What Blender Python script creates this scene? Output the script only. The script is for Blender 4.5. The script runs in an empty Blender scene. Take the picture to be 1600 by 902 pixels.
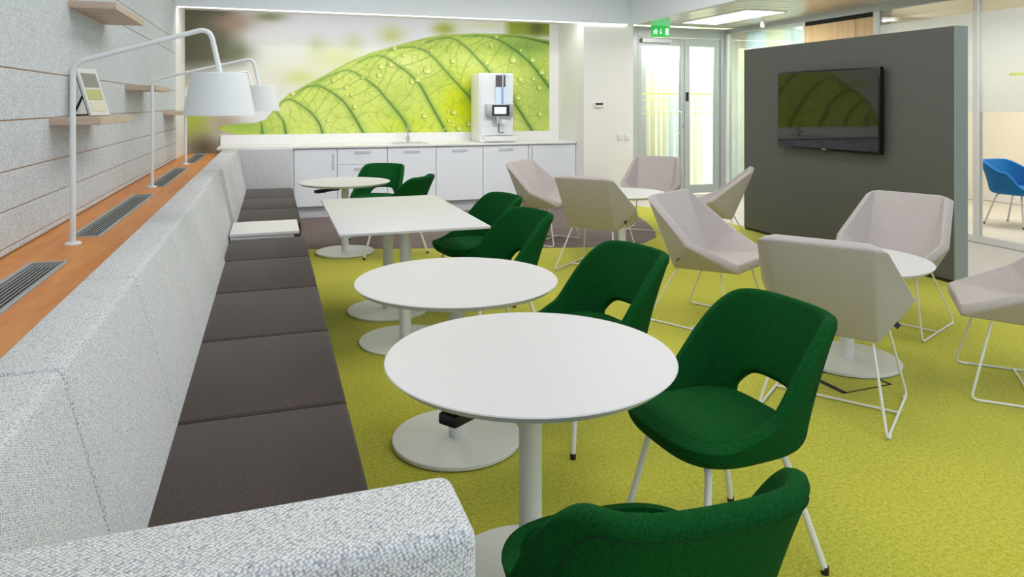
import bpy, bmesh, math, random
import numpy as np
from mathutils import Vector, Matrix
random.seed(4); np.random.seed(4)
PI = math.pi
scene = bpy.context.scene
COL = scene.collection

# ------------------------------------------------------------------ camera
F, HC, U0, V0 = 1110.0, 1.5, 800.0, 163.0          # focal length in pixels of a 1600 x 902 frame, eye height, principal point
YAW = math.atan(376 / F)
cam_d = bpy.data.cameras.new('camera'); cam = bpy.data.objects.new('camera', cam_d); COL.objects.link(cam)
cam_d.sensor_fit = 'HORIZONTAL'; cam_d.sensor_width = 36.0
cam_d.lens = F / 1600 * 36.0
cam_d.shift_y = (V0 - 451) / 1600.0
cam_d.clip_start = 0.05
cam.location = (0, 0, HC); cam.rotation_euler = (PI / 2, 0, -YAW)
scene.camera = cam

# ------------------------------------------------------------------ world, lights, exposure
w = bpy.data.worlds.new('world'); scene.world = w; w.use_nodes = True
w.node_tree.nodes['Background'].inputs[0].default_value = (0.76, 0.91, 1.13, 1)
w.node_tree.nodes['Background'].inputs[1].default_value = 1.25
vs = scene.view_settings
vs.view_transform = 'Standard'; vs.look = 'None'; vs.gamma = 1.0; vs.use_curve_mapping = False
vs.exposure = 0.0

def area(name, loc, sx, sy, energy, color=(1, 1, 1), rot=(0, 0, 0)):
    d = bpy.data.lights.new(name, 'AREA'); d.shape = 'RECTANGLE'; d.size = sx; d.size_y = sy
    d.energy = energy; d.color = color
    o = bpy.data.objects.new(name, d); o.location = loc; o.rotation_euler = rot; COL.objects.link(o)
    return o
# recessed ceiling luminaires of the lounge (rows along the room) and of the rooms beyond the glass
WARM = (1.0, 0.965, 0.965)
for yy, en in ((1.2, 25), (3.9, 28), (6.6, 29)):
    area('ceiling_luminaire_light', (0.9, yy, 3.46), 1.0, 1.8, en, WARM)
    area('ceiling_luminaire_light', (3.6, yy, 3.46), 1.0, 1.8, min(en, 26), WARM)
# added fill light without a fitting, brightens the kitchen fronts
area('kitchen_fill_light', (1.8, 7.2, 3.44), 5.0, 0.2, 22, WARM, (math.radians(38), 0, 0)).data.spread = math.radians(96)
# led line along the lip of the kitchen niche, washing the mural and the worktop
area('niche_led_light', (1.6, 9.46, 2.70), 5.2, 0.06, 19, (1, 1, 1), (math.radians(28), 0, 0))
area('ceiling_luminaire_light', (6.28, 8.7, 2.72), 0.55, 1.5, 30)
area('ceiling_luminaire_light', (6.3, 4.6, 2.72), 0.55, 1.5, 30)
area('corridor_light', (6.3, 11.0, 2.66), 2.2, 0.8, 75)
area('office_light', (8.9, 6.3, 2.72), 1.2, 2.6, 90, (1, 0.97, 0.9))
area('glass_room_light', (8.4, 9.4, 2.72), 1.2, 1.4, 230, (0.86, 0.97, 1.0))

# ------------------------------------------------------------------ helpers: materials
def srgb(r, g, b):
    def c(x):
        x /= 255.0
        return x / 12.92 if x <= 0.04045 else ((x + 0.055) / 1.055) ** 2.4
    return (c(r), c(g), c(b), 1.0)
def mat(name, color, rough=0.5, metal=0.0, spec=0.5, sheen=0.0, emit=None, estr=0.0):
    m = bpy.data.materials.new(name); m.use_nodes = True
    b = m.node_tree.nodes['Principled BSDF']
    b.inputs['Base Color'].default_value = color; b.inputs['Roughness'].default_value = rough
    b.inputs['Metallic'].default_value = metal; b.inputs['Specular IOR Level'].default_value = spec
    if sheen: b.inputs['Sheen Weight'].default_value = sheen; b.inputs['Sheen Roughness'].default_value = 0.4
    if emit: b.inputs['Emission Color'].default_value = emit; b.inputs['Emission Strength'].default_value = estr
    return m
def nt(m):
    return m.node_tree, m.node_tree.nodes, m.node_tree.links, m.node_tree.nodes['Principled BSDF']
def objco(N, L):
    tc = N.new('ShaderNodeTexCoord'); return tc.outputs['Object']
def ramp(N, fac, L, stops):
    r = N.new('ShaderNodeValToRGB'); e = r.color_ramp.elements
    while len(e) < len(stops): e.new(0.5)
    for k, (p, c) in enumerate(stops): e[k].position = p; e[k].color = c
    L.new(fac, r.inputs[0]); return r.outputs[0]
def noise(N, L, vec, scale, detail=3, rough=0.55):
    n = N.new('ShaderNodeTexNoise'); n.inputs['Scale'].default_value = scale
    n.inputs['Detail'].default_value = detail; n.inputs['Roughness'].default_value = rough
    L.new(vec, n.inputs['Vector']); return n.outputs['Fac']
def math_(N, L, op, a, b=None):
    n = N.new('ShaderNodeMath'); n.operation = op
    for i, x in enumerate((a, b)):
        if x is None: continue
        if isinstance(x, (int, float)): n.inputs[i].default_value = x
        else: L.new(x, n.inputs[i])
    return n.outputs[0]
def dot(N, L, vec, d):
    n = N.new('ShaderNodeVectorMath'); n.operation = 'DOT_PRODUCT'; L.new(vec, n.inputs[0]); n.inputs[1].default_value = d
    return n.outputs['Value']
def mixc(N, L, fac, a, b):
    n = N.new('ShaderNodeMix'); n.data_type = 'RGBA'
    if isinstance(fac, (int, float)): n.inputs[0].default_value = fac
    else: L.new(fac, n.inputs[0])
    for i, x in ((6, a), (7, b)):
        if isinstance(x, tuple): n.inputs[i].default_value = x
        else: L.new(x, n.inputs[i])
    return n.outputs[2]
def bump(N, L, b, h, strength, dist):
    n = N.new('ShaderNodeBump'); n.inputs['Strength'].default_value = strength; n.inputs['Distance'].default_value = dist
    L.new(h, n.inputs['Height']); L.new(n.outputs[0], b.inputs['Normal'])

def woven(name, light, dark, period, contrast=0.5, rough=0.9, sheen=0.2, bstr=0.35, streak=0.0, slub=1.2, spec=0.2):
    """two crossing sets of threads in object space, plus slubs"""
    m = mat(name, light, rough, spec=spec, sheen=sheen); T, N, L, b = nt(m); v = objco(N, L)
    mp = N.new('ShaderNodeMapping'); mp.inputs['Rotation'].default_value = (0.5, 0.35, 0.8); L.new(v, mp.inputs[0])
    vo = N.new('ShaderNodeTexVoronoi'); vo.inputs['Scale'].default_value = 1.0 / period; vo.inputs['Randomness'].default_value = 0.45; L.new(mp.outputs[0], vo.inputs['Vector'])
    p = math_(N, L, 'SUBTRACT', 1.25, math_(N, L, 'MULTIPLY', vo.outputs['Distance'], 2.9))
    n1 = noise(N, L, v, 0.6 / period, 2)
    h = math_(N, L, 'ADD', math_(N, L, 'MULTIPLY', p, 0.35 * contrast), math_(N, L, 'ADD', math_(N, L, 'MULTIPLY', math_(N, L, 'SUBTRACT', n1, 0.5), slub * contrast), 0.5))
    if streak:
        st = N.new('ShaderNodeMapping'); st.inputs['Scale'].default_value = (260, 260, 14); L.new(v, st.inputs[0])
        n2 = noise(N, L, st.outputs[0], 1.0, 2)
        h = math_(N, L, 'ADD', h, math_(N, L, 'MULTIPLY', math_(N, L, 'SUBTRACT', n2, 0.5), streak))
    c = ramp(N, h, L, [(0.12, dark), (0.62, light)])
    L.new(c, b.inputs['Base Color']); bump(N, L, b, h, bstr, period * 0.25)
    return m

M = {}
M['white'] = mat('white_laminate', srgb(238, 237, 236), 0.34)
M['tabletop'] = mat('pale_table_laminate', srgb(215, 214, 216), 0.4)
M['white_metal'] = mat('white_powder_coat', srgb(236, 236, 230), 0.35)
M['wall_white'] = mat('white_wall_paint', srgb(240, 239, 237), 0.7)
M['ceil_white'] = mat('white_ceiling_paint', srgb(236, 243, 250), 0.8)
M['cab'] = mat('cabinet_white', srgb(236, 241, 248), 0.35)
M['kick'] = mat('kick_grey', srgb(205, 212, 216), 0.4)
M['grey_metal'] = mat('brushed_aluminium', srgb(186, 190, 190), 0.38, 0.35)
M['chrome'] = mat('chrome', srgb(225, 228, 230), 0.12, 1.0)
M['black'] = mat('black_plastic', srgb(22, 22, 24), 0.4)
M['dark_gap'] = mat('dark_gap', srgb(30, 27, 26), 0.85)
M['slot_shade'] = mat('grille_slot_shade_black', srgb(12, 11, 10), 0.9, spec=0.1)  # black stands in for the shade inside the grille slots
M['lampwhite'] = mat('lamp_white', srgb(236, 240, 242), 0.4)
M['sofa'] = woven('sofa_tweed', srgb(238, 239, 240), srgb(102, 106, 116), 0.0042, 0.72, bstr=0.25, slub=0.4)
M['seat_brown'] = woven('seat_brown_weave', srgb(82, 71, 67), srgb(44, 38, 37), 0.004, 0.6, bstr=0.3)
M['green'] = woven('green_wool', srgb(17, 86, 36), srgb(5, 46, 20), 0.0034, 0.55, sheen=0.0, spec=0.08, bstr=0.3)
M['blue'] = woven('blue_wool', srgb(20, 120, 190), srgb(8, 84, 150), 0.0034, 0.5, bstr=0.3)
M['lounge'] = woven('lounge_pink_grey_weave', srgb(198, 190, 189), srgb(152, 143, 142), 0.003, 0.35, bstr=0.25, streak=0.35)
M['piping'] = mat('green_piping', srgb(8, 62, 28), 0.85, spec=0.2)
M['darkpanel'] = mat('charcoal_panel', srgb(92, 93, 92), 0.5)
M['panelcap'] = mat('panel_edge_grey', srgb(150, 160, 162), 0.45)
M['tvframe'] = mat('tv_frame', srgb(10, 10, 11), 0.25)
M['screen'] = mat('tv_screen', srgb(5, 6, 5), 0.04, spec=0.7)
M['led'] = mat('led_light', (1, 1, 1, 1), 0.5, emit=(1, 1, 1, 1), estr=3.0)
M['lightpanel'] = mat('luminaire_diffuser', (1, 1, 1, 1), 0.5, emit=(1, 1, 1, 1), estr=2.2)
M['exit_green'] = mat('exit_sign_green', srgb(30, 180, 70), 0.3, emit=srgb(40, 200, 80), estr=0.45)
M['exit_light'] = mat('exit_sign_pale_green', srgb(120, 225, 150), 0.3, emit=srgb(130, 235, 160), estr=0.3)
M['exit_white'] = mat('exit_sign_white', srgb(240, 255, 245), 0.4, emit=(0.9, 1, 0.92, 1), estr=0.5)
M['lcd'] = mat('machine_display', srgb(200, 225, 230), 0.3, emit=srgb(215, 235, 240), estr=0.6)
M['beanglass'] = mat('smoked_hopper', srgb(92, 84, 80), 0.12)
M['officewall'] = mat('office_wall', srgb(240, 235, 222), 0.8)
M['wood_pale'] = None

def glassmat(name, tint, refl, rough=0.02):
    m = bpy.data.materials.new(name); m.use_nodes = True
    N, L = m.node_tree.nodes, m.node_tree.links
    N.remove(N['Principled BSDF'])
    t = N.new('ShaderNodeBsdfTransparent'); t.inputs[0].default_value = tint
    g = N.new('ShaderNodeBsdfGlossy'); g.inputs['Roughness'].default_value = rough
    fr = N.new('ShaderNodeFresnel'); fr.inputs[0].default_value = 1.45
    mu = N.new('ShaderNodeMath'); mu.operation = 'MULTIPLY'; L.new(fr.outputs[0], mu.inputs[0]); mu.inputs[1].default_value = refl
    mx = N.new('ShaderNodeMixShader'); L.new(mu.outputs[0], mx.inputs[0]); L.new(t.outputs[0], mx.inputs[1]); L.new(g.outputs[0], mx.inputs[2])
    L.new(mx.outputs[0], N['Material Output'].inputs[0])
    return m
M['glass'] = glassmat('clear_glass', (0.965, 0.98, 0.97, 1), 0.8)
def frosted(name):
    m = bpy.data.materials.new(name); m.use_nodes = True
    N, L = m.node_tree.nodes, m.node_tree.links
    N.remove(N['Principled BSDF'])
    t = N.new('ShaderNodeBsdfTransparent'); d = N.new('ShaderNodeBsdfDiffuse'); d.inputs[0].default_value = srgb(240, 243, 245)
    tl = N.new('ShaderNodeBsdfTranslucent'); tl.inputs[0].default_value = srgb(240, 245, 245)
    a = N.new('ShaderNodeMixShader'); a.inputs[0].default_value = 0.6; L.new(d.outputs[0], a.inputs[1]); L.new(tl.outputs[0], a.inputs[2])
    b = N.new('ShaderNodeMixShader'); b.inputs[0].default_value = 0.45; L.new(t.outputs[0], b.inputs[1]); L.new(a.outputs[0], b.inputs[2])
    L.new(b.outputs[0], N['Material Output'].inputs[0])
    return m
M['film'] = frosted('frosted_film')

def make_curtain_mat():
    m = bpy.data.materials.new('sheer_curtain'); m.use_nodes = True
    N, L = m.node_tree.nodes, m.node_tree.links; N.remove(N['Principled BSDF'])
    tc = N.new('ShaderNodeTexCoord'); n = N.new('ShaderNodeTexNoise'); n.inputs['Scale'].default_value = 2.2; n.inputs['Detail'].default_value = 1
    mp = N.new('ShaderNodeMapping'); mp.inputs['Scale'].default_value = (1, 1, 0.05); L.new(tc.outputs['Object'], mp.inputs[0]); L.new(mp.outputs[0], n.inputs['Vector'])
    r = N.new('ShaderNodeValToRGB'); r.color_ramp.elements[0].position = 0.42; r.color_ramp.elements[0].color = srgb(247, 247, 230)
    r.color_ramp.elements[1].position = 0.58; r.color_ramp.elements[1].color = srgb(240, 248, 248); L.new(n.outputs['Fac'], r.inputs[0])
    d = N.new('ShaderNodeBsdfDiffuse'); t = N.new('ShaderNodeBsdfTranslucent'); L.new(r.outputs[0], d.inputs[0]); L.new(r.outputs[0], t.inputs[0])
    a = N.new('ShaderNodeMixShader'); a.inputs[0].default_value = 0.5; L.new(d.outputs[0], a.inputs[1]); L.new(t.outputs[0], a.inputs[2])
    L.new(a.outputs[0], N['Material Output'].inputs[0]); return m
M['curtain'] = make_curtain_mat()

def make_carpet():
    m = mat('green_carpet', srgb(165, 170, 40), 0.95, spec=0.1, sheen=0.2); T, N, L, b = nt(m); v = objco(N, L)
    n1 = noise(N, L, v, 170, 3, 0.7); n2 = noise(N, L, v, 1.1, 2); n3 = noise(N, L, v, 60, 2, 0.6)
    h = math_(N, L, 'ADD', math_(N, L, 'MULTIPLY', n1, 0.65), math_(N, L, 'MULTIPLY', n3, 0.35))
    c = ramp(N, h, L, [(0.30, srgb(134, 130, 12)), (0.5, srgb(202, 198, 62)), (0.70, srgb(236, 230, 120))])
    L.new(mixc(N, L, math_(N, L, 'MULTIPLY', n2, 0.25), c, srgb(176, 186, 56)), b.inputs['Base Color'])
    bump(N, L, b, h, 0.7, 0.008); return m
M['carpet'] = make_carpet()
def make_brown():
    m = mat('brown_carpet', srgb(112, 98, 94), 0.7, spec=0.3); T, N, L, b = nt(m); v = objco(N, L)
    mp = N.new('ShaderNodeMapping'); mp.inputs['Scale'].default_value = (2, 22, 2); L.new(v, mp.inputs[0])
    n = noise(N, L, mp.outputs[0], 1.0, 3)
    L.new(ramp(N, n, L, [(0.35, srgb(104, 90, 88)), (0.65, srgb(126, 111, 106))]), b.inputs['Base Color']); return m
M['brown'] = make_brown()
def make_vinyl():
    m = mat('pale_vinyl', srgb(216, 208, 198), 0.45); T, N, L, b = nt(m); v = objco(N, L)
    n = noise(N, L, v, 90, 3)
    L.new(ramp(N, n, L, [(0.35, srgb(206, 198, 188)), (0.65, srgb(226, 219, 210))]), b.inputs['Base Color']); return m
M['vinyl'] = make_vinyl()
def make_wood(name, a, c, rough, sc):
    m = mat(name, a, rough, spec=0.4); T, N, L, b = nt(m); v = objco(N, L)
    mp = N.new('ShaderNodeMapping'); mp.inputs['Scale'].default_value = sc; L.new(v, mp.inputs[0])
    n = noise(N, L, mp.outputs[0], 1.0, 4, 0.6)
    L.new(ramp(N, n, L, [(0.32, a), (0.68, c)]), b.inputs['Base Color']); return m
M['sill'] = make_wood('orange_beech', srgb(212, 130, 58), srgb(230, 156, 82), 0.42, (16, 2.5, 16))
M['oak'] = make_wood('pale_oak', srgb(186, 162, 142), srgb(214, 196, 178), 0.5, (4, 40, 40))
M['maple'] = make_wood('warm_maple', srgb(226, 186, 128), srgb(238, 204, 150), 0.45, (20, 20, 1.5))
def make_felt():
    m = mat('grey_felt', srgb(196, 200, 202), 0.95, spec=0.1, sheen=0.2); T, N, L, b = nt(m); v = objco(N, L)
    n1 = noise(N, L, v, 120, 3, 0.75)
    mp = N.new('ShaderNodeMapping'); mp.inputs['Scale'].default_value = (1, 14, 0.15); L.new(v, mp.inputs[0])
    n2 = noise(N, L, mp.outputs[0], 1.0, 2)
    c = ramp(N, n1, L, [(0.36, srgb(176, 185, 192)), (0.62, srgb(234, 240, 244))])
    L.new(mixc(N, L, math_(N, L, 'MULTIPLY', n2, 0.3), c, srgb(196, 204, 210)), b.inputs['Base Color'])
    bump(N, L, b, n1, 0.5, 0.004); return m
M['felt'] = make_felt()
def make_metalceil():
    m = mat('ceiling_lamella', srgb(205, 200, 186), 0.32, 0.75); return m
M['lamella'] = make_metalceil()
def make_vcol(name, rough):
    m = mat(name, (1, 1, 1, 1), rough, spec=0.25); T, N, L, b = nt(m)
    a = N.new('ShaderNodeAttribute'); a.attribute_name = 'print'; L.new(a.outputs['Color'], b.inputs['Base Color']); return m
M['mural'] = make_vcol('printed_wallpaper', 0.6)

# ------------------------------------------------------------------ helpers: geometry
def box(bm, x0, x1, y0, y1, z0, z1, bevel=0, seg=2):
    t = bmesh.new()
    bmesh.ops.create_cube(t, size=1)
    for v in t.verts:
        v.co = ((x0 + x1) / 2 + v.co.x * (x1 - x0), (y0 + y1) / 2 + v.co.y * (y1 - y0), (z0 + z1) / 2 + v.co.z * (z1 - z0))
    if bevel: bmesh.ops.bevel(t, geom=list(t.edges), offset=bevel, segments=seg, profile=0.5, affect='EDGES')
    me = bpy.data.meshes.new('tmp'); t.to_mesh(me); t.free(); bm.from_mesh(me); bpy.data.meshes.remove(me)
def B(x0, x1, y0, y1, z0, z1, bevel=0, seg=2):
    bm = bmesh.new(); box(bm, x0, x1, y0, y1, z0, z1, bevel, seg); return bm
def lathe(bm, prof, n=48, c=(0, 0, 0), cap=True):
    rings = []
    for r, z in prof:
        if r < 1e-6: rings.append([bm.verts.new((c[0], c[1], c[2] + z))])
        else: rings.append([bm.verts.new((c[0] + r * math.cos(2 * PI * k / n), c[1] + r * math.sin(2 * PI * k / n), c[2] + z)) for k in range(n)])
    for a, b in zip(rings, rings[1:]):
        for k in range(n):
            k2 = (k + 1) % n
            if len(a) == 1 and len(b) == 1: continue
            if len(a) == 1: bm.faces.new((a[0], b[k2], b[k]))
            elif len(b) == 1: bm.faces.new((a[k], a[k2], b[0]))
            else: bm.faces.new((a[k], a[k2], b[k2], b[k]))
    bmesh.ops.recalc_face_normals(bm, faces=bm.faces)
def LT(prof, n=48, c=(0, 0, 0)):
    bm = bmesh.new(); lathe(bm, prof, n, c); return bm
def fillet(pts, r, n=6):
    """round the corners of a polyline"""
    pts = [Vector(p) for p in pts]; out = [pts[0]]
    for i in range(1, len(pts) - 1):
        p, a, b = pts[i], pts[i - 1], pts[i + 1]
        d = min(r, (a - p).length * 0.49, (b - p).length * 0.49)
        s, e = p + (a - p).normalized() * d, p + (b - p).normalized() * d
        for k in range(n + 1):
            t = k / n; out.append(s * (1 - t) ** 2 + p * 2 * t * (1 - t) + e * t * t)
    out.append(pts[-1]); return out
def tube(bm, pts, r, n=10):
    pts = [Vector(p) for p in pts]; rings = []; up = None
    for i, p in enumerate(pts):
        if i == 0: t = pts[1] - p
        elif i == len(pts) - 1: t = p - pts[i - 1]
        else: t = (pts[i + 1] - p).normalized() + (p - pts[i - 1]).normalized()
        t.normalize()
        if up is None: up = t.orthogonal().normalized()
        up = (up - t * up.dot(t)).normalized(); s = t.cross(up)
        rr = r[i] if isinstance(r, (list, tuple)) else r
        rings.append([bm.verts.new(p + (up * math.cos(2 * PI * k / n) + s * math.sin(2 * PI * k / n)) * rr) for k in range(n)])
    for a, b in zip(rings, rings[1:]):
        for k in range(n): bm.faces.new((a[k], a[(k + 1) % n], b[(k + 1) % n], b[k]))
    bm.faces.new(rings[0][::-1]); bm.faces.new(rings[-1])
    bmesh.ops.recalc_face_normals(bm, faces=bm.faces)
def TB(pts, r, n=10):
    bm = bmesh.new(); tube(bm, pts, r, n); return bm
def prism(poly, axis, a, b, bevel=0, seg=3):
    """polygon (2D) extruded along an axis: 'y' uses (x,z), 'x' uses (y,z), 'z' uses (x,y)"""
    bm = bmesh.new()
    def P(p, t):
        return {'y': (p[0], t, p[1]), 'x': (t, p[0], p[1]), 'z': (p[0], p[1], t)}[axis]
    v0 = [bm.verts.new(P(p, a)) for p in poly]; v1 = [bm.verts.new(P(p, b)) for p in poly]
    bm.faces.new(v0); bm.faces.new(v1[::-1]); n = len(poly)
    for k in range(n): bm.faces.new((v0[k], v1[k], v1[(k + 1) % n], v0[(k + 1) % n]))
    bmesh.ops.recalc_face_normals(bm, faces=bm.faces)
    if bevel: bmesh.ops.bevel(bm, geom=list(bm.edges), offset=bevel, segments=seg, profile=0.5, affect='EDGES')
    return bm
def smooth_mesh(me, angle=40):
    me.shade_smooth()
    me.set_sharp_from_angle(angle=math.radians(angle))
def obj(name, bm, m, parent=None, smooth=True, angle=40):
    me = bpy.data.meshes.new(name)
    if isinstance(bm, bpy.types.Mesh): me = bm
    else: bm.to_mesh(me); bm.free()
    me.materials.clear(); me.materials.append(M[m] if isinstance(m, str) else m)
    if smooth: smooth_mesh(me, angle)
    o = bpy.data.objects.new(name, me); COL.objects.link(o); o.parent = parent
    return o
def tag(o, label, cat, group=None, kind=None):
    o['label'] = label; o['category'] = cat
    if group: o['group'] = group
    if kind: o['kind'] = kind
    return o
def thing(name, label, cat, loc=(0, 0, 0), rz=0.0, group=None, kind=None):
    o = bpy.data.objects.new(name, None); o.empty_display_size = 0.1; COL.objects.link(o)
    o.location = loc; o.rotation_euler = (0, 0, rz); return tag(o, label, cat, group, kind)
def copy_tree(o, parent=None):
    c = o.copy(); COL.objects.link(c); c.parent = parent
    for ch in list(o.children): copy_tree(ch, c)
    return c
def dup(root, loc, rz, label):
    c = copy_tree(root); c.location = loc; c.rotation_euler = (0, 0, rz); c['label'] = label; return c
def share(src, parent, loc):
    c = src.copy(); COL.objects.link(c); c.parent = parent; c.location = loc; return c
def bake(bm, mods):
    """apply modifiers [(type, {props})] to a bmesh, returns a mesh"""
    me = bpy.data.meshes.new('tmp'); bm.to_mesh(me); bm.free()
    o = bpy.data.objects.new('tmp', me); COL.objects.link(o)
    for t, pr in mods:
        md = o.modifiers.new(t, t)
        for k, v in pr.items(): setattr(md, k, v)
    dg = bpy.context.evaluated_depsgraph_get(); dg.update()
    out = bpy.data.meshes.new_from_object(o.evaluated_get(dg))
    bpy.data.objects.remove(o); bpy.data.meshes.remove(me)
    return out

# ================================================================== SETTING
XL = -1.09; YN = 9.40; YB = 10.36; ZC = 2.68; ZT = 3.5; XE = 5.0; XG = 7.27; YD = 10.2; ZM = 2.76
SUF = {}
def struct(name, bm, m, label, cat, smooth=False):
    return tag(obj(name, bm, m, None, smooth), label, cat, kind='structure')

# floors
struct('floor', B(-1.4, 11.0, -2.2, 12.0, -0.12, -0.006), 'vinyl', 'pale beige vinyl floor beyond the carpet and behind the glass', 'floor')
carp = [(-0.9, -2.0), (5.52, -2.0), (5.52, 7.25), (5.3, 9.0), (5.08, 9.4), (4.88, 9.4), (4.70, 8.62), (4.52, 8.0), (4.30, 7.42), (4.1, 7.05), (3.8, 6.80), (3.4, 6.72), (2.8, 6.88), (0.3, 7.66), (-0.9, 7.9)]
struct('floor', prism(carp, 'z', -0.006, 0.0), 'carpet', 'yellow-green carpet under the tables and chairs', 'carpet')
brown = [(-0.9, 7.9), (0.3, 7.66), (2.8, 6.88), (3.4, 6.72), (3.8, 6.80), (4.1, 7.05), (4.30, 7.42), (4.52, 8.0), (4.70, 8.62), (4.88, 9.4), (4.88, 9.78), (-0.9, 9.78)]
struct('floor', prism(brown, 'z', -0.006, 0.0), 'brown', 'grey-brown floor strip in front of the white kitchen cabinets', 'floor')

# left wall: backing plus felt panels in rows with brown joints
wl = struct('wall_left', B(XL - 0.14, XL - 0.005, -2.0, YN, 0, ZT), make_wood('joint_brown', srgb(176, 128, 84), srgb(188, 140, 94), 0.7, (3, 3, 3)), 'grey felt-panelled wall behind the wooden ledge', 'wall')
rows = [0.845, 0.874, 1.035, 1.207, 1.429, 1.660, 2.112, 2.278, 2.71, 3.08, 3.49]
proto = {}
for a, b in zip(rows, rows[1:]):
    y = 0.2 + (0.35 if int(a * 1000) % 2 else 0)
    while y < YN - 0.02:
        y1 = min(y + 1.2, YN - 0.01); key = (round(b - a, 3), round(y1 - y, 3))
        if key not in proto:
            h, l = b - a - 0.0055, y1 - y - 0.0015
            proto[key] = obj('felt_panel', B(-0.0125, 0.0125, -l / 2, l / 2, -h / 2, h / 2, 0.002, 1), 'felt', wl, False)
            proto[key].location = (XL - 0.0125, (y + y1) / 2, (a + b) / 2)
        else: share(proto[key], wl, (XL - 0.0125, (y + y1) / 2, (a + b) / 2))
        y = y1

# niche with the mural, white wall beside it
wb = struct('wall_back', B(XL - 0.14, 5.08, YB, YB + 0.12, 0, 2.9), 'wall_white', 'white back wall of the kitchen niche', 'wall')
obj('niche_side', B(XL - 0.14, XL, YN, YB, 0, 2.9), 'wall_white', wb, False)
obj('wall_block', B(4.28, 5.08, YN, YD + 0.16, 0, 2.9), 'wall_white', wb, False)
# ceilings
cl = struct('ceiling', B(XL - 0.14, XE + 0.14, -2.2, YN, ZT, ZT + 0.2), 'ceil_white', 'white plaster ceiling over the sofa and tables', 'ceiling')
obj('bulkhead', B(XL, XE + 0.10, YN - 0.03, YN + 0.02, ZC, ZT), 'ceil_white', cl, False)
obj('beam', B(XE, XE + 0.10, -2.2, YN - 0.03, ZC, ZT), 'ceil_white', cl, False)
obj('niche_ceiling', B(XL - 0.14, 4.28, YN, YB, ZM, ZM + 0.17), 'wall_white', cl, False)
obj('led_strip', B(XL + 0.02, 4.97, YN - 0.03, YN - 0.016, ZC - 0.012, ZC), 'led', cl, False)
cm = struct('ceiling', B(XE + 0.10, 11.0, -2.2, 12.0, ZM + 0.03, ZM + 0.15), 'lamella', 'metal lamella ceiling in front of the glass doors', 'ceiling')
pl = obj('lamella', B(-1.08, 1.08, -0.094, 0.094, 0, 0.022, 0.004, 1), 'lamella', cm, False); pl.location = (XE + 1.185, 3.1, ZM)
y = 3.3
while y < YD - 0.12:
    share(pl, cm, (XE + 1.185, y, ZM)); y += 0.2

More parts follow.
